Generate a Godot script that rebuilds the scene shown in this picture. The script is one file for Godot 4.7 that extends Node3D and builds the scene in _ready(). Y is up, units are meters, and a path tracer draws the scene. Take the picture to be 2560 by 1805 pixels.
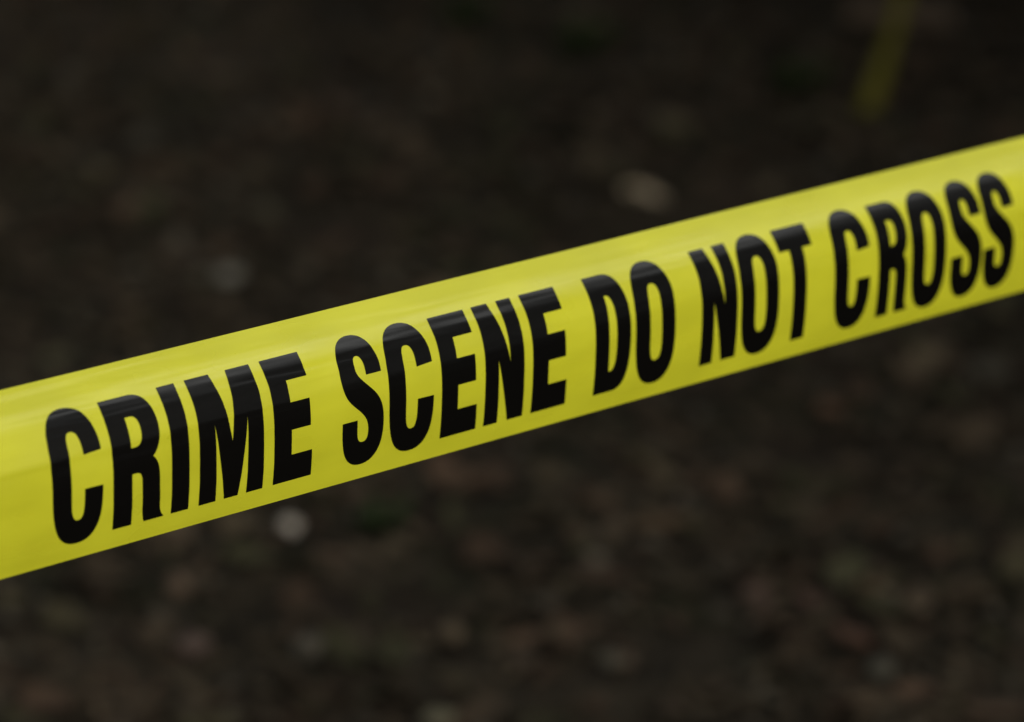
extends Node3D
# Barricade tape stretched low over dark, littered soil, seen through a long lens on a dull day.

const CAMERA_HEIGHT := 1.15
const PITCH := 0.33001532          # camera tilt down, radians
const YAW := 0.69168121            # how far the tape turns away from the picture plane
const TAPE_WIDTH := 0.0762
const CAP_LOW := 0.11073794        # where the lettering begins and ends across the tape
const CAP_HIGH := 0.7899675
const LEAN := [-0.1962, -0.0847, 0.0984, 0.7268, 1.0423]   # backward lean of the film from lower to upper edge

var rng := RandomNumberGenerator.new()
var ripple := FastNoiseLite.new()
var relief := FastNoiseLite.new()
var section_y := PackedFloat32Array()
var section_n := PackedFloat32Array()
var section_lean := PackedFloat32Array()
var tape_origin := Vector3.ZERO
var taken := {}


func _ready() -> void:
	rng.seed = 20471
	# ---- camera
	var camera := Camera3D.new()
	camera.name = "camera"
	camera.position = Vector3(0, CAMERA_HEIGHT, 0)
	camera.rotation.x = -PITCH
	camera.near = 0.05
	camera.far = 400.0
	var optics := CameraAttributesPhysical.new()
	optics.frustum_focal_length = 127.645
	optics.frustum_focus_distance = 1.52
	optics.exposure_aperture = 5.7
	optics.frustum_near = 0.05
	optics.frustum_far = 400.0
	camera.attributes = optics
	camera.fov = rad_to_deg(2.0 * atan(12.0 / 127.645))
	add_child(camera)
	camera.current = true
	# ---- dull sky
	var sky_material := ProceduralSkyMaterial.new()
	sky_material.sky_top_color = Color(0.38, 0.39, 0.40)
	sky_material.sky_horizon_color = Color(0.64, 0.645, 0.64)
	sky_material.sky_curve = 0.65
	sky_material.ground_bottom_color = Color(0.06, 0.055, 0.05)
	sky_material.ground_horizon_color = Color(0.2, 0.2, 0.19)
	sky_material.sun_angle_max = 1.0
	sky_material.sky_cover = sheen_cloud_cover()
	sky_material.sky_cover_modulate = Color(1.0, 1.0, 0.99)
	var sky := Sky.new()
	sky.sky_material = sky_material
	var environment := Environment.new()
	environment.background_mode = Environment.BG_SKY
	environment.sky = sky
	environment.background_energy_multiplier = 1.4
	environment.tonemap_mode = Environment.TONE_MAPPER_LINEAR
	environment.tonemap_exposure = 0.98
	environment.sdfgi_enabled = true
	environment.ssao_enabled = true
	environment.ssil_enabled = true
	var world := WorldEnvironment.new()
	world.name = "world_environment"
	world.environment = environment
	add_child(world)
	var sun := DirectionalLight3D.new()
	sun.name = "veiled_sun"
	sun.light_energy = 0.5
	sun.light_color = Color(1.0, 0.97, 0.92)
	sun.light_angular_distance = 25.0
	sun.shadow_enabled = true
	add_child(sun)
	sun.look_at_from_position(Vector3(0.55, 0.46, 0.70), Vector3.ZERO)

	ripple.seed = 5
	ripple.frequency = 1.0
	ripple.noise_type = FastNoiseLite.TYPE_SIMPLEX_SMOOTH
	relief.seed = 11
	relief.frequency = 1.0
	relief.noise_type = FastNoiseLite.TYPE_SIMPLEX_SMOOTH
	relief.fractal_octaves = 4
	build_ground()
	build_shrubs()
	build_tape()
	build_litter()
	build_single_pieces()


# unseen broken overcast: bright cloud placed where the tape mirrors it, for sheen
func sheen_cloud_cover() -> ImageTexture:
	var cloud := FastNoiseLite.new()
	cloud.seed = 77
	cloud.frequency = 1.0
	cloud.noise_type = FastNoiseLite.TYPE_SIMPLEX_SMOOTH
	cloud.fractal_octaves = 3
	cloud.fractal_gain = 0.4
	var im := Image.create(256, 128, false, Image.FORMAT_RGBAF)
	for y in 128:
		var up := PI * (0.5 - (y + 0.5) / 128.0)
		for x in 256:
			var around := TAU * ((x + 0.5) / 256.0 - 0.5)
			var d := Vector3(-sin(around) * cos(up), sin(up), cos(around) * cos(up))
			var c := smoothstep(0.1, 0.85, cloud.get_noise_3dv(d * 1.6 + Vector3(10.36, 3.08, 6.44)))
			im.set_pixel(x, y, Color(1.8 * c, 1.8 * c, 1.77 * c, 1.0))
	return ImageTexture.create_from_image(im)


# ------------------------------------------------------------------ helpers
func numbered(called: String) -> String:
	taken[called] = taken.get(called, -1) + 1
	return called if taken[called] == 0 else "%s_%03d" % [called, taken[called]]


func tag(node: Node, label: String, category: String, group := "", kind := "") -> void:
	if label:
		node.set_meta("label", label)
	if category:
		node.set_meta("category", category)
	if group:
		node.set_meta("group", group)
	if kind:
		node.set_meta("kind", kind)


func matte(linear: Color, roughness := 0.9, specular := 0.3) -> StandardMaterial3D:
	var m := StandardMaterial3D.new()
	m.albedo_color = linear.linear_to_srgb()
	m.roughness = roughness
	m.metallic_specular = specular
	m.cull_mode = BaseMaterial3D.CULL_DISABLED
	return m


func mesh_node(called: String, mesh: Mesh, material: Material, parent: Node = self) -> MeshInstance3D:
	var node := MeshInstance3D.new()
	node.name = numbered(called) if parent == self else called
	node.mesh = mesh
	node.material_override = material
	parent.add_child(node, true)
	return node


func ground_height(x: float, z: float) -> float:
	var near := clampf(1.0 - (Vector2(x, z + 3.6).length() - 4.0) / 3.0, 0.0, 1.0)
	return near * (0.006 * relief.get_noise_2d(x * 2.2, z * 2.2) + 0.004 * relief.get_noise_2d(x * 14.0 + 50.0, z * 14.0))


# ------------------------------------------------------------------ soil
func build_ground() -> void:
	var st := SurfaceTool.new()
	st.begin(Mesh.PRIMITIVE_TRIANGLES)
	# one sheet: fine in the middle, growing coarser out to the horizon
	var xs := PackedFloat32Array()
	var edges := [-300.0, -120.0, -50.0, -22.0, -12.0, -7.0, -5.0]
	for e in edges:
		xs.append(e)
	var n := 130
	for i in n + 1:
		xs.append(-4.0 + 8.0 * i / n)
	for i in edges.size():
		xs.append(-edges[edges.size() - 1 - i])
	var count := xs.size()
	for j in count:
		for i in count:
			var x := xs[i]
			var z := xs[j] - 3.6
			st.set_uv(Vector2(x, z))
			st.add_vertex(Vector3(x, ground_height(x, z), z))
	for j in count - 1:
		for i in count - 1:
			var a := j * count + i
			for k in [a, a + 1, a + count, a + 1, a + count + 1, a + count]:
				st.add_index(k)
	st.generate_normals()
	var soil := matte(Color(1, 1, 1), 0.95, 0.2)
	soil.albedo_texture = soil_texture()
	soil.uv1_scale = Vector3(0.55, 0.55, 1)
	var bump := FastNoiseLite.new()
	bump.seed = 3
	bump.frequency = 0.03
	bump.fractal_octaves = 5
	var normal := NoiseTexture2D.new()
	normal.width = 512
	normal.height = 512
	normal.seamless = true
	normal.as_normal_map = true
	normal.bump_strength = 10.0
	normal.noise = bump
	soil.normal_enabled = true
	soil.normal_texture = normal
	soil.normal_scale = 1.0
	var ground := mesh_node("ground", st.commit(), soil)
	tag(ground, "dark bare soil strewn with leaf and bark litter behind the yellow tape", "ground", "", "structure")


func soil_texture() -> ImageTexture:
	var patch := FastNoiseLite.new()
	patch.seed = 21
	patch.frequency = 0.012
	patch.fractal_octaves = 5
	var hue := FastNoiseLite.new()
	hue.seed = 22
	hue.frequency = 0.02
	hue.fractal_octaves = 3
	var a := patch.get_seamless_image(512, 512)
	var b := hue.get_seamless_image(512, 512)
	var im := Image.create(512, 512, false, Image.FORMAT_RGB8)
	for y in 512:
		for x in 512:
			var v := a.get_pixel(x, y).r
			var h := b.get_pixel(x, y).r
			var c := Color(0.024, 0.020, 0.014).lerp(Color(0.038, 0.031, 0.022), smoothstep(0.3, 0.75, v))
			c = c.lerp(Color(0.026, 0.018, 0.014), 0.6 * smoothstep(0.55, 0.8, h))
			c = c.lerp(Color(0.020, 0.021, 0.012), 0.6 * smoothstep(0.45, 0.2, h))
			im.set_pixel(x, y, c.linear_to_srgb())
	return ImageTexture.create_from_image(im)


# ------------------------------------------------------------------ tape
func lean_at(v: float) -> float:
	var t := clampf(v, 0.0, 1.0) * 4.0
	var i := mini(int(t), 3)
	var last := LEAN.size() - 1
	return cubic_interpolate(LEAN[i], LEAN[i + 1], LEAN[maxi(i - 1, 0)], LEAN[mini(i + 2, last)], t - i)


func prepare_section() -> void:
	tape_origin = Vector3(0, CAMERA_HEIGHT - 1.57861722 * sin(PITCH) + 0.00404145, -1.57861722 * cos(PITCH))
	var steps := 240
	var y := 0.0
	var n := 0.0
	for i in steps + 1:
		var lean := lean_at(float(i) / steps)
		if i > 0:
			var mid := 0.5 * (lean + section_lean[i - 1])
			y += cos(mid) * TAPE_WIDTH / steps
			n += sin(mid) * TAPE_WIDTH / steps
		section_lean.append(lean)
		section_y.append(y)
		section_n.append(n)
	var my := section_y[120]
	var mn := section_n[120]
	for i in steps + 1:
		section_y[i] -= my
		section_n[i] -= mn


func tape_point(u: float, v: float, proud := 0.0) -> Vector3:
	var t := clampf(v, 0.0, 1.0) * 240.0
	var i := mini(int(t), 239)
	var y := lerpf(section_y[i], section_y[i + 1], t - i)
	var n := lerpf(section_n[i], section_n[i + 1], t - i)
	var lean := lerpf(section_lean[i], section_lean[i + 1], t - i)
	# slack ripples that run along the stretched film
	var slack := (0.45 + 0.55 * smoothstep(0.05, -0.2, u)) * (0.25 + 0.75 * smoothstep(0.4, 0.65, v))
	var r := slack * (0.00050 * ripple.get_noise_2d(u * 3.5, v * 6.0) + 0.00016 * ripple.get_noise_2d(u * 7.0 + 9.0, v * 16.0))
	y += sin(lean) * (r + proud)
	n -= cos(lean) * (r + proud)
	var twist := 0.0397 * clampf(u, -0.6, 0.8)
	var y2 := y * cos(twist) - n * sin(twist)
	var n2 := n * cos(twist) + y * sin(twist)
	return tape_origin + Vector3(cos(YAW), 0, -sin(YAW)) * u + Vector3(-sin(YAW), 0, -cos(YAW)) * n2 + Vector3(0, y2, 0)


func tape_normal(u: float, v: float) -> Vector3:
	var a := tape_point(u + 0.001, v) - tape_point(u - 0.001, v)
	var lo := maxf(v - 0.01, 0.0)
	var hi := minf(v + 0.01, 1.0)
	var b := tape_point(u, hi) - tape_point(u, lo)
	return a.cross(b).normalized()


func build_tape() -> void:
	prepare_section()
	var root := Node3D.new()
	root.name = numbered("barricade_tape")
	root.position = tape_origin
	add_child(root)
	tag(root, "taut yellow plastic barrier tape printed with black capital letters", "barrier tape")
	var us := PackedFloat32Array()
	var u := -3.0
	while u < 5.0:
		us.append(u)
		u += 0.008 if absf(u) < 0.9 else 0.1
	us.append(5.0)
	var rows := 48
	var st := SurfaceTool.new()
	st.begin(Mesh.PRIMITIVE_TRIANGLES)
	for i in us.size():
		for j in rows + 1:
			var v := float(j) / rows
			st.set_normal(tape_normal(us[i], v))
			st.set_uv(Vector2(us[i], v * TAPE_WIDTH))
			st.add_vertex(tape_point(us[i], v) - tape_origin)
	for i in us.size() - 1:
		for j in rows:
			var a := i * (rows + 1) + j
			for k in [a, a + 1, a + rows + 1, a + 1, a + rows + 2, a + rows + 1]:
				st.add_index(k)
	var film := matte(Color(0.75, 0.755, 0.034), 0.24, 0.65)
	film.albedo_texture = film_wear(Color(0.93, 0.93, 0.9), 31)
	film.roughness_texture = film_wear(Color(0.62, 0.62, 0.62), 32)
	film.roughness = 0.37
	film.uv1_scale = Vector3(1.6, 13.0, 1)
	film.backlight_enabled = true
	film.backlight = Color(0.3, 0.295, 0.01)
	mesh_node("plastic_film", st.commit(), film, root)
	var ink := matte(Color(0.003, 0.0028, 0.0026), 0.24, 0.48)
	# left edge of every letter, in cap heights from the middle of the film
	var words := [
		["C", -4.333], ["R", -3.803], ["I", -3.280], ["M", -3.027], ["E", -2.337],
		["S", -1.688], ["C", -1.233], ["E", -0.712], ["N", -0.271], ["E", 0.219],
		["D", 0.879], ["O", 1.314], ["N", 2.041], ["O", 2.484], ["T", 2.968],
		["C", 3.570, 0.94], ["R", 4.092, 0.81], ["O", 4.498, 0.95], ["S", 4.985, 0.94], ["S", 5.395, 0.94],
	]
	for w in words:
		mesh_node("printed_letter", letter_mesh(w[0], w[1], w[2] if w.size() > 2 else 1.0), ink, root)


# faint smears drawn out along the film
func film_wear(low: Color, seeded: int) -> NoiseTexture2D:
	var noise := FastNoiseLite.new()
	noise.seed = seeded
	noise.frequency = 0.011
	noise.fractal_octaves = 3
	noise.fractal_gain = 0.45
	var ramp := Gradient.new()
	ramp.set_color(0, low)
	ramp.set_color(1, Color(1, 1, 1))
	var wear := NoiseTexture2D.new()
	wear.width = 1024
	wear.height = 256
	wear.seamless = true
	wear.noise = noise
	wear.color_ramp = ramp
	return wear


# outline commands: M/L points, C cubic curves; a second M begins the counter of the letter
func letter_outline(which: String) -> Array:
	match which:
		"C": return ["M", .43, .67, "L", .285, .66, "C", .285, .80, .265, .845, .215, .845, "C", .165, .845, .155, .80, .155, .70, "L", .155, .30, "C", .155, .20, .17, .155, .215, .155, "C", .265, .155, .28, .21, .28, .39, "L", .43, .387, "C", .43, .12, .37, -.028, .215, -.028, "C", .05, -.028, 0, .12, 0, .36, "L", 0, .64, "C", 0, .88, .05, 1.028, .215, 1.028, "C", .37, 1.028, .43, .89, .43, .67]
		"O": return ["M", .42, .5, "L", .42, .36, "C", .42, .12, .365, -.033, .21, -.033, "C", .055, -.033, 0, .12, 0, .36, "L", 0, .64, "C", 0, .88, .055, 1.024, .21, 1.024, "C", .365, 1.024, .42, .88, .42, .64, "L", .42, .5, "M", .284, .5, "L", .284, .34, "C", .284, .21, .26, .165, .213, .165, "C", .165, .165, .148, .21, .148, .34, "L", .148, .66, "C", .148, .785, .165, .83, .213, .83, "C", .26, .83, .284, .785, .284, .66, "L", .284, .5]
		"E": return ["M", 0, 0, "L", 0, 1, "L", .35, 1, "L", .35, .812, "L", .154, .812, "L", .154, .632, "L", .334, .632, "L", .334, .424, "L", .154, .424, "L", .154, .21, "L", .348, .21, "L", .352, 0, "L", 0, 0]
		"I": return ["M", 0, 0, "L", 0, 1, "L", .149, 1, "L", .149, 0, "L", 0, 0]
		"R": return ["M", 0, 0, "L", 0, 1, "L", .25, 1, "C", .38, 1, .425, .9, .425, .74, "C", .425, .62, .395, .55, .345, .51, "C", .39, .475, .405, .41, .405, .33, "L", .408, .14, "C", .408, .07, .415, .03, .445, 0, "L", .278, 0, "C", .264, .03, .26, .08, .26, .16, "L", .258, .32, "C", .258, .39, .24, .412, .2, .412, "L", .158, .412, "L", .158, 0, "L", 0, 0, "M", .16, .845, "L", .21, .845, "C", .26, .845, .278, .80, .278, .735, "C", .278, .65, .255, .605, .2, .605, "L", .16, .605, "L", .16, .845]
		"M": return ["M", 0, 0, "L", 0, 1, "L", .21, 1, "L", .297, .42, "L", .375, 1, "L", .583, 1, "L", .583, 0, "L", .44, 0, "L", .452, .70, "L", .352, 0, "L", .234, 0, "L", .138, .70, "L", .146, 0, "L", 0, 0]
		"N": return ["M", 0, 0, "L", 0, 1, "L", .15, 1, "L", .258, .44, "L", .254, 1, "L", .388, 1, "L", .393, 0, "L", .243, 0, "L", .126, .59, "L", .132, 0, "L", 0, 0]
		"D": return ["M", 0, 0, "L", 0, 1, "L", .19, 1, "C", .33, 1, .37, .84, .37, .5, "C", .37, .16, .33, 0, .19, 0, "L", 0, 0, "M", .138, .825, "L", .16, .825, "C", .215, .825, .231, .72, .231, .5, "C", .231, .28, .215, .175, .16, .175, "L", .138, .175, "L", .138, .825]
		"T": return ["M", .112, 0, "L", .112, .805, "L", 0, .805, "L", 0, 1, "L", .37, 1, "L", .37, .805, "L", .256, .805, "L", .256, 0, "L", .112, 0]
	return ["M", .388, .70, "L", .252, .70, "C", .252, .81, .24, .86, .197, .86, "C", .16, .86, .148, .82, .148, .775, "C", .148, .71, .175, .68, .225, .63, "L", .28, .577, "C", .35, .51, .39, .44, .39, .30, "C", .39, .08, .32, -.03, .185, -.03, "C", .06, -.03, 0, .08, 0, .26, "L", 0, .345, "L", .135, .345, "L", .135, .25, "C", .135, .18, .155, .155, .19, .155, "C", .235, .155, .25, .19, .25, .25, "C", .25, .33, .22, .37, .165, .425, "L", .11, .475, "C", .04, .54, .008, .61, .008, .73, "C", .008, .93, .07, 1.028, .197, 1.028, "C", .33, 1.028, .388, .92, .388, .70]


func trace(commands: Array) -> Array:
	var loops := []
	var loop := PackedVector2Array()
	var at := 0
	while at < commands.size():
		match commands[at]:
			"M":
				if loop.size():
					loops.append(loop)
				loop = PackedVector2Array([Vector2(commands[at + 1], commands[at + 2])])
				at += 3
			"L":
				loop.append(Vector2(commands[at + 1], commands[at + 2]))
				at += 3
			"C":
				var p0 := loop[loop.size() - 1]
				var p1 := Vector2(commands[at + 1], commands[at + 2])
				var p2 := Vector2(commands[at + 3], commands[at + 4])
				var p3 := Vector2(commands[at + 5], commands[at + 6])
				for k in range(1, 15):
					loop.append(p0.bezier_interpolate(p1, p2, p3, k / 14.0))
				at += 7
	loops.append(loop)
	for k in loops.size():
		var closed: PackedVector2Array = loops[k]
		closed.remove_at(closed.size() - 1)
		loops[k] = closed
	return loops


func letter_mesh(which: String, left: float, stretch: float) -> ArrayMesh:
	var loops := trace(letter_outline(which))
	# ink spreads a little past the drawn outline, most in the last word
	var spread := 0.010 if left > 3.5 else 0.005
	loops[0] = Geometry2D.offset_polygon(loops[0], spread)[0]
	if loops.size() > 1:
		loops[1] = Geometry2D.offset_polygon(loops[1], -spread)[0]
	var cap := (CAP_HIGH - CAP_LOW) * TAPE_WIDTH
	var st := SurfaceTool.new()
	st.begin(Mesh.PRIMITIVE_TRIANGLES)
	var strips := 48
	for s in strips:
		var lo := -0.05 + 1.1 * s / strips
		var hi := -0.05 + 1.1 * (s + 1) / strips
		var band := PackedVector2Array([Vector2(-0.1, lo), Vector2(0.8, lo), Vector2(0.8, hi), Vector2(-0.1, hi)])
		var pieces := Geometry2D.intersect_polygons(loops[0], band)
		if loops.size() > 1:
			var kept: Array[PackedVector2Array] = []
			for p in pieces:
				for q in Geometry2D.clip_polygons(p, loops[1]):
					kept.append(q)
			pieces = kept
		for p in pieces:
			var order := Geometry2D.triangulate_polygon(p)
			for m in order.size():
				var corner := m
				if m % 3 > 0:      # keep every face clockwise as seen from the front
					var first := m - m % 3
					var area: float = (p[order[first + 1]] - p[order[first]]).cross(p[order[first + 2]] - p[order[first]])
					if area > 0.0:
						corner = first + 3 - m % 3
				var k := order[corner]
				var u := (left + p[k].x * stretch) * cap
				var v := CAP_LOW + p[k].y * (CAP_HIGH - CAP_LOW)
				st.set_normal(tape_normal(u, v))
				st.set_uv(p[k])
				st.add_vertex(tape_point(u, v, 0.00012) - tape_origin)
	return st.commit()


# ------------------------------------------------------------------ small shapes
func stone_shape(seeded: int, detail := 1) -> ArrayMesh:
	var r := RandomNumberGenerator.new()
	r.seed = seeded
	var noise := FastNoiseLite.new()
	noise.seed = seeded
	noise.frequency = 0.9
	var squash := Vector3(r.randf_range(0.8, 1.15), r.randf_range(0.5, 0.75), r.randf_range(0.75, 1.1))
	var sphere := SphereMesh.new()
	sphere.radius = 0.5
	sphere.height = 1.0
	sphere.radial_segments = 8 + 6 * detail
	sphere.rings = 4 + 3 * detail
	var arrays := sphere.get_mesh_arrays()
	var points: PackedVector3Array = arrays[Mesh.ARRAY_VERTEX]
	for i in points.size():
		var d := points[i].normalized()
		points[i] = d * squash * 0.5 * (1.0 + 0.28 * noise.get_noise_3dv(d * 1.4) + 0.12 * noise.get_noise_3dv(d * 3.7))
	arrays[Mesh.ARRAY_VERTEX] = points
	var raw := ArrayMesh.new()
	raw.add_surface_from_arrays(Mesh.PRIMITIVE_TRIANGLES, arrays)
	var st := SurfaceTool.new()
	st.create_from(raw, 0)
	st.generate_normals()
	return st.commit()


# a dead leaf: pointed oval, folded along its rib and curled at the ends
func leaf_shape(seeded: int, wide := 0.55, long_steps := 6) -> ArrayMesh:
	var r := RandomNumberGenerator.new()
	r.seed = seeded
	var curl := r.randf_range(0.15, 0.45)
	var fold := r.randf_range(0.1, 0.35)
	var roll := r.randf_range(-0.25, 0.25)
	var st := SurfaceTool.new()
	st.begin(Mesh.PRIMITIVE_TRIANGLES)
	var across := 4
	for i in long_steps + 1:
		var t := float(i) / long_steps
		var half := wide * 0.5 * pow(sin(PI * clampf(t * 0.94 + 0.03, 0, 1)), 0.75) * (1.0 + 0.12 * sin(t * 23.0 + seeded))
		for j in across + 1:
			var s := 2.0 * j / across - 1.0
			var y := curl * pow(2.0 * t - 1.0, 2) * 0.4 + fold * absf(s) * half + roll * s * (t - 0.5)
			st.set_uv(Vector2(s * 0.5 + 0.5, t))
			st.add_vertex(Vector3(s * half, y, t - 0.5))
	for i in long_steps:
		for j in across:
			var a := i * (across + 1) + j
			for k in [a, a + across + 1, a + 1, a + 1, a + across + 1, a + across + 2]:
				st.add_index(k)
	st.generate_normals()
	return st.commit()


# a splinter of bark: a skewed bevelled slab
func chip_shape(seeded: int) -> ArrayMesh:
	var r := RandomNumberGenerator.new()
	r.seed = seeded
	var st := SurfaceTool.new()
	st.begin(Mesh.PRIMITIVE_TRIANGLES)
	st.set_smooth_group(-1)
	var w := r.randf_range(0.25, 0.5)
	var h := r.randf_range(0.08, 0.18)
	var rings := []
	for k in 4:
		var t := k / 3.0 - 0.5
		var taper := 1.0 - 1.1 * absf(t) * r.randf_range(0.4, 1.0)
		var bend := r.randf_range(-0.05, 0.05)
		rings.append([
			Vector3(-w * taper * 0.5 + bend, 0, t), Vector3(-w * taper * 0.4 + bend, h, t + r.randf_range(-0.05, 0.05)),
			Vector3(w * taper * 0.4 + bend, h * r.randf_range(0.6, 1.2), t + r.randf_range(-0.05, 0.05)), Vector3(w * taper * 0.5 + bend, 0, t),
		])
	for k in 3:
		for s in 4:
			var a: Vector3 = rings[k][s]
			var b: Vector3 = rings[k][(s + 1) % 4]
			var c: Vector3 = rings[k + 1][s]
			var d: Vector3 = rings[k + 1][(s + 1) % 4]
			for p in [a, c, b, b, c, d]:
				st.add_vertex(p)
	for k in [0, 3]:
		for p in [rings[k][0], rings[k][1], rings[k][2], rings[k][0], rings[k][2], rings[k][3]]:
			st.add_vertex(p)
	st.generate_normals()
	return st.commit()


func scatter(called: String, label: String, category: String, mesh: Mesh, material: Material, places: Array, tints: Array) -> void:
	var many := MultiMesh.new()
	many.transform_format = MultiMesh.TRANSFORM_3D
	many.use_colors = true
	many.mesh = mesh
	many.instance_count = places.size()
	for i in places.size():
		many.set_instance_transform(i, places[i])
		many.set_instance_color(i, tints[i])
	var node := MultiMeshInstance3D.new()
	node.name = numbered(called)
	node.multimesh = many
	node.material_override = material
	add_child(node)
	tag(node, label, category, "", "stuff")


func tinted(roughness: float, specular := 0.25) -> StandardMaterial3D:
	var m := matte(Color(1, 1, 1), roughness, specular)
	m.vertex_color_use_as_albedo = true
	return m


# ------------------------------------------------------------------ litter that nobody could count
func build_litter() -> void:
	var kinds := [
		["bark_litter", "mass of small dark bark splinters covering the soil", "bark litter", 26000, 0.012, 0.034, chip_shape(3),
			[Color(.034, .024, .015), Color(.050, .037, .024), Color(.022, .018, .012), Color(.054, .030, .020)]],
		["leaf_litter", "mass of decaying brown leaf scraps lying over the soil", "leaf litter", 10000, 0.016, 0.055, leaf_shape(8, 0.6, 4),
			[Color(.044, .029, .018), Color(.074, .040, .026), Color(.044, .040, .018), Color(.080, .062, .038), Color(.028, .020, .013), Color(.030, .036, .014), Color(.085, .060, .040)]],
		["gravel", "mass of small grey and brown grit stones among the litter", "gravel", 10000, 0.006, 0.022, stone_shape(4, 0),
			[Color(.054, .048, .038), Color(.075, .068, .055), Color(.055, .038, .030), Color(.040, .036, .026), Color(.095, .085, .068)]],
	]
	for k in kinds:
		var places := []
		var tints := []
		for i in k[3]:
			# dense in the wedge that a passer-by would look into
			var z := -1.9 - 4.6 * rng.randf()
			var x := rng.randf_range(-1.0, 1.0) * (1.5 + 0.25 * absf(z))
			var size := lerpf(k[4], k[5], pow(rng.randf(), 2.0))
			var b := Basis.from_euler(Vector3(rng.randf_range(-0.4, 0.4), rng.randf() * TAU, rng.randf_range(-0.4, 0.4)))
			places.append(Transform3D(b.scaled(Vector3.ONE * size), Vector3(x, ground_height(x, z) + size * 0.12 + 0.006 * rng.randf(), z)))
			var c: Color = k[7][rng.randi() % k[7].size()]
			# tone drifts lighter and darker in broad random patches
			var f := rng.randf_range(0.6, 1.25) * (1.0 + 0.5 * relief.get_noise_2d(x * 5.0 + 30.0, z * 5.0))
			c = c.lerp(Color(.052, .042, .028), 0.5)
			tints.append(Color(c.r * f, c.g * f, c.b * f))
		scatter(k[0], k[1], k[2], k[6], tinted(0.9), places, tints)


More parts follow.
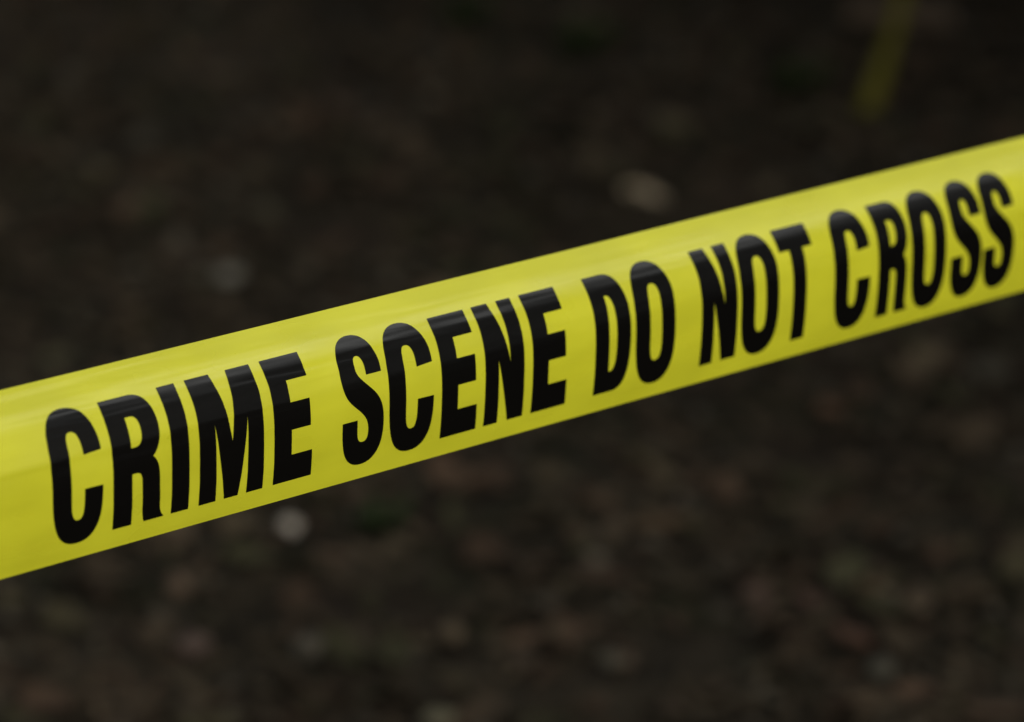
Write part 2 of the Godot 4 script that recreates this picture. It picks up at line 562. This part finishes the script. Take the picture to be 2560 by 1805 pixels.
# ------------------------------------------------------------------ pieces that stand out one by one
func build_single_pieces() -> void:
	# kind, x, z, size, turn, colour (linear), label, proportions
	var tan_leaf := "dry_leaf"
	var list := [
		[tan_leaf, .139, -3.895, .048, 1.45, Color(.56, .47, .34), "largest pale tan dry leaf, alone on the soil just above the tape"],
		["pebble", -.277, -3.608, .026, 0.3, Color(.21, .20, .17), "pale grey upright pebble just above the tape on the left"],
		["pebble", -.181, -2.939, .020, 1.2, Color(.55, .51, .45), "whitest and brightest pebble, right under the end of the first printed word"],
		["pebble", -.260, -2.813, .019, 2.2, Color(.19, .14, .11), "pinkish tan pebble below the left end of the tape"],
		[tan_leaf, .130, -3.053, .034, 0.8, Color(.13, .11, .075), "broad olive tan leaf below the middle of the tape, right of centre"],
		["pebble", -.047, -2.714, .021, 0.5, Color(.16, .13, .095), "light tan pebble near the bottom middle of the picture"],
		[tan_leaf, -.006, -2.763, .028, 2.4, Color(.11, .095, .07), "dull tan leaf just right of the light tan pebble near the bottom"],
		["pebble", .075, -2.667, .018, 1.9, Color(.15, .15, .13), "round grey pebble lower right of the dull tan leaf"],
		["pebble", -.255, -3.837, .024, 2.0, Color(.06, .06, .042), "olive grey pebble on the soil left of centre above the tape"],
		[tan_leaf, -.393, -3.829, .036, 0.4, Color(.12, .065, .048), "reddish brown leaf on the far left above the tape"],
		[tan_leaf, -.196, -4.255, .038, 1.0, Color(.10, .066, .058), "mauve brown leaf lying farthest back, left of centre"],
		["pebble", -.403, -4.086, .030, 0.2, Color(.075, .075, .065), "dim grey stone far back on the left"],
		["pebble", -.053, -2.564, .022, 0.2, Color(.13, .13, .095), "pale greenish pebble at the bottom edge of the picture"],
		[tan_leaf, -.227, -2.572, .024, 1.9, Color(.10, .10, .05), "small olive yellow leaf at the bottom left"],
		[tan_leaf, .284, -3.234, .026, 0.9, Color(.12, .065, .042), "rusty brown leaf just below the right half of the tape"],
		["pebble", .437, -3.319, .026, 0.9, Color(.07, .07, .06), "dim grey pebble under the right end of the tape"],
		[tan_leaf, .362, -3.064, .026, 2.1, Color(.10, .052, .042), "dark red leaf scrap on the right below the tape"],
		["bark_chip", .256, -2.705, .034, 0.5, Color(.12, .062, .045), "upright rust coloured bark chip on the lower right"],
		["pebble", .275, -2.654, .018, 2.9, Color(.075, .078, .068), "small blue grey pebble beside the rust coloured bark chip"],
		["bark_chip", .071, -2.822, .034, 1.2, Color(.10, .062, .048), "reddish bark chip above the round grey pebble"],
		["pebble", -.152, -2.688, .026, 0.7, Color(.075, .072, .064), "smooth dark grey pebble on the lower left"],
		["bark_chip", .122, -2.939, .040, 1.7, Color(.10, .068, .042), "wide ochre brown bark chip lying below the broad olive tan leaf"],
		["pebble", -.240, -2.697, .020, 0.0, Color(.10, .072, .070), "mauve pebble left of the smooth dark grey pebble"],
		["bark_chip", .352, -2.564, .040, 1.4, Color(.13, .09, .068), "light brown bark chip in the bottom right corner"],
		[tan_leaf, .189, -2.785, .032, 0.1, Color(.075, .046, .040), "dull maroon leaf right of the bottom middle"],
		[tan_leaf, .253, -2.588, .024, 2.6, Color(.095, .060, .048), "brown leaf scrap below the rust coloured bark chip"],
		["bark_chip", .250, -2.944, .028, 2.2, Color(.075, .045, .036), "small dark red bark chip in the right part below the tape"],
		[tan_leaf, -.092, -3.829, .030, 2.9, Color(.085, .054, .032), "orange brown leaf on the soil in the middle above the tape"],
		[tan_leaf, -.167, -3.962, .030, 1.6, Color(.075, .046, .040), "dark maroon leaf behind the orange brown leaf"],
		[tan_leaf, .238, -2.776, .030, 1.4, Color(.085, .048, .044), "dusky pink leaf between the maroon leaf and the right edge"],
		["bark_chip", .475, -4.60, .110, 1.3, Color(.075, .052, .036), "long dull brown piece of bark at the top right, right of the strap leaf"],
		[tan_leaf, -.346, -3.813, .030, 2.2, Color(.075, .048, .044), "dusky brown leaf right beside the reddish brown leaf on the left"],
	]
	var at := 0
	for e in list:
		at += 1
		var mesh: Mesh
		var category := "leaf"
		var group := "dry leaves on the soil"
		var size: float = e[3] * (1.0 if at <= 3 else 1.2)
		var lift := 0.16 * size
		match e[0]:
			"pebble":
				mesh = stone_shape(100 + at)
				category = "pebble"
				group = "pebbles on the soil"
				lift = 0.36 * size
			"bark_chip":
				mesh = chip_shape(100 + at)
				category = "bark chip"
				group = "bark chips on the soil"
				lift = 0.15 * size + 0.004
			_:
				mesh = leaf_shape(100 + at, 0.95 if at == 1 else 0.65, 8)
		var node := mesh_node(e[0], mesh, piece_material(e[5] if at <= 3 else Color(lerpf(e[5].r * 0.85, .055, .3), lerpf(e[5].g * 0.80, .046, .3), lerpf(e[5].b * 0.70, .034, .3)), at))
		node.position = Vector3(e[1], ground_height(e[1], e[2]) + lift, e[2] + 0.025)
		node.rotation = Vector3(0.25 if e[0] == tan_leaf else 0.0, e[4], 0.0)
		node.scale = Vector3.ONE * size
		tag(node, e[6], category, group)
	build_weed(Vector3(-.108, 0, -2.904), 1.0, "low dark green weed growing in the soil just below the tape")
	build_weed(Vector3(.330, 0, -4.30), 1.5, "dark green weed on the soil left of the strap leaf at the top right")
	build_weed(Vector3(.085, 0, -4.48), 1.5, "dark weed at the top edge, right of centre")
	build_weed(Vector3(-.060, 0, -4.62), 1.3, "dim weed at the top edge, just left of centre")
	build_strap_leaf()


func piece_material(linear: Color, seeded: int) -> StandardMaterial3D:
	var m := matte(linear, 0.8, 0.3)
	var noise := FastNoiseLite.new()
	noise.seed = seeded
	noise.frequency = 0.05
	var ramp := Gradient.new()
	ramp.set_color(0, Color(0.72, 0.7, 0.68))
	ramp.set_color(1, Color(1, 1, 1))
	if seeded % 4 == 0 or seeded < 8:
		var grain := NoiseTexture2D.new()
		grain.width = 64
		grain.height = 64
		grain.noise = noise
		grain.color_ramp = ramp
		m.albedo_texture = grain
	return m


# a low weed with a rosette of leaves
func build_weed(where: Vector3, bigness: float, label: String) -> void:
	var root := Node3D.new()
	root.name = numbered("weed")
	root.position = where + Vector3(0, ground_height(where.x, where.z), 0)
	add_child(root)
	tag(root, label, "weed", "weeds growing in the soil")
	var green := matte(Color(.014, .024, .006), 0.7, 0.3)
	green.backlight_enabled = true
	green.backlight = Color(.02, .03, .01)
	for i in 9:
		var leaf := mesh_node("leaf", leaf_shape(300 + i % 3, 0.42, 6), green, root)
		var turn := i * 2.4
		var size := bigness * (0.032 + 0.010 * sin(i * 1.7))
		leaf.basis = Basis(Vector3.UP, turn) * Basis(Vector3.RIGHT, -0.35 - 0.05 * i).scaled(Vector3.ONE * size)
		leaf.position = leaf.basis * Vector3(0, 0, 0.5) + Vector3(0, 0.004, 0)


# a long yellowed strap leaf that hangs down from the shrub to the ground
func build_strap_leaf() -> void:
	var path := Curve3D.new()
	path.add_point(Vector3(.402, .012, -4.19), Vector3.ZERO, Vector3(.012, .035, -.02))
	path.add_point(Vector3(.437, .085, -4.27), Vector3(-.008, -.03, .02), Vector3(.010, .04, -.02))
	path.add_point(Vector3(.474, .19, -4.36), Vector3(-.008, -.04, .02), Vector3(.01, .05, -.05))
	path.add_point(Vector3(.54, .36, -4.60), Vector3(-.03, -.03, .06), Vector3.ZERO)
	var st := SurfaceTool.new()
	st.begin(Mesh.PRIMITIVE_TRIANGLES)
	var length := path.get_baked_length()
	var steps := 30
	for i in steps + 1:
		var t := float(i) / steps
		var p := path.sample_baked(t * length)
		var half := 0.0135 * (0.8 - 0.25 * smoothstep(0.0, 0.2, t) + 0.3 * smoothstep(0.2, 0.6, t)) * (1.0 + 0.12 * sin(t * 17.0))
		for j in 5:
			var s := j / 2.0 - 1.0
			st.add_vertex(p + Vector3(s * half, 0, 0) + Vector3(0, 0, -0.006 * s * s))
	for i in steps:
		for j in 4:
			var a := i * 5 + j
			for k in [a, a + 5, a + 1, a + 1, a + 5, a + 6]:
				st.add_index(k)
	st.generate_normals()
	var leaf := matte(Color(.088, .079, .008), 0.8, 0.3)
	var node := mesh_node("strap_leaf", st.commit(), leaf)
	tag(node, "long olive yellow strap leaf hanging down to the soil at the top right", "leaf")


# ------------------------------------------------------------------ dark evergreen shrubs overhanging the soil at the back, plus one added light blocker
func build_shrubs() -> void:
	var spots := [
		[Vector3(-1.9, 0, -6.2), 1.4, 2.1, "dense dark evergreen shrub behind the soil on the left", 0.2],
		[Vector3(.6, 0, -5.35), 1.5, 1.9, "dense dark evergreen shrub overhanging the soil at the back", 0.16],
		[Vector3(2.5, 0, -4.7), 1.5, 2.6, "tall dark evergreen shrub behind the soil on the right", 0.14],
		[Vector3(4.3, 0, -1.2), 2.0, 4.3, "added unseen tall evergreen shrub, blocking sky light to the right of the tape", 0.05],  # added out of view so the tape mirrors less low sky
	]
	var leaf := leaf_shape(41, 0.5, 4)
	var green := tinted(0.55, 0.35)
	var wood := matte(Color(.05, .038, .028), 0.9, 0.2)
	var at := 0
	for s in spots:
		at += 1
		var root := Node3D.new()
		root.name = numbered("evergreen_shrub")
		root.position = s[0]
		add_child(root)
		tag(root, s[3], "shrub", "evergreen shrubs behind the soil")
		for k in 5:
			var st := SurfaceTool.new()
			st.begin(Mesh.PRIMITIVE_TRIANGLES)
			var a := k * 1.3 + at
			var foot := Vector3(cos(a), 0, sin(a)) * 0.10
			var tip := Vector3(cos(a) * 0.7, s[2] * 0.8, sin(a) * 0.7)
			tube(st, [foot, foot.lerp(tip, 0.4) + Vector3(0, .15, 0), tip], [0.028, 0.020, 0.007])
			st.generate_normals()
			mesh_node("stem", st.commit(), wood, root)
		var many := MultiMesh.new()
		many.transform_format = MultiMesh.TRANSFORM_3D
		many.use_colors = true
		many.mesh = leaf
		var places := []
		var r: float = s[1]
		while places.size() < (24000 if at == 4 else 16000):
			var d := Vector3(rng.randfn(), rng.randfn(), rng.randfn()).normalized()
			var lump := 1.0 + 0.22 * relief.get_noise_3d(d.x * 2.0 + at * 7.0, d.y * 2.0, d.z * 2.0)
			var p := d * lump * pow(rng.randf(), 0.22) * Vector3(r, s[2] * 0.5, r)
			p.y += s[2] * (0.46 if at == 4 else 0.62)
			if p.y < s[4] + 0.12 * relief.get_noise_2d(p.x * 3.0 + at, p.z * 3.0):
				continue
			var b := Basis.from_euler(Vector3(rng.randf_range(-1, 1), rng.randf() * TAU, rng.randf_range(-1, 1))).scaled(Vector3.ONE * rng.randf_range(0.05, 0.09))
			places.append(Transform3D(b, p))
		many.instance_count = places.size()
		for i in places.size():
			many.set_instance_transform(i, places[i])
			var f := rng.randf_range(0.6, 1.4)
			many.set_instance_color(i, Color(.022 * f, .038 * f, .014 * f))
		var crown := MultiMeshInstance3D.new()
		crown.name = "crown"
		crown.multimesh = many
		crown.material_override = green
		crown.set_meta("kind", "stuff")
		root.add_child(crown)


func tube(st: SurfaceTool, points: Array, radii: Array) -> void:
	var sides := 8
	for k in points.size() - 1:
		var axis: Vector3 = (points[k + 1] - points[k]).normalized()
		var x := axis.cross(Vector3(0.3, 0.1, 1)).normalized()
		var y := axis.cross(x)
		for i in sides:
			var a := TAU * i / sides
			var b := TAU * (i + 1) / sides
			var pa: Vector3 = x * cos(a) + y * sin(a)
			var pb: Vector3 = x * cos(b) + y * sin(b)
			for p in [points[k] + pa * radii[k], points[k + 1] + pa * radii[k + 1], points[k] + pb * radii[k], points[k] + pb * radii[k], points[k + 1] + pa * radii[k + 1], points[k + 1] + pb * radii[k + 1]]:
				st.add_vertex(p)
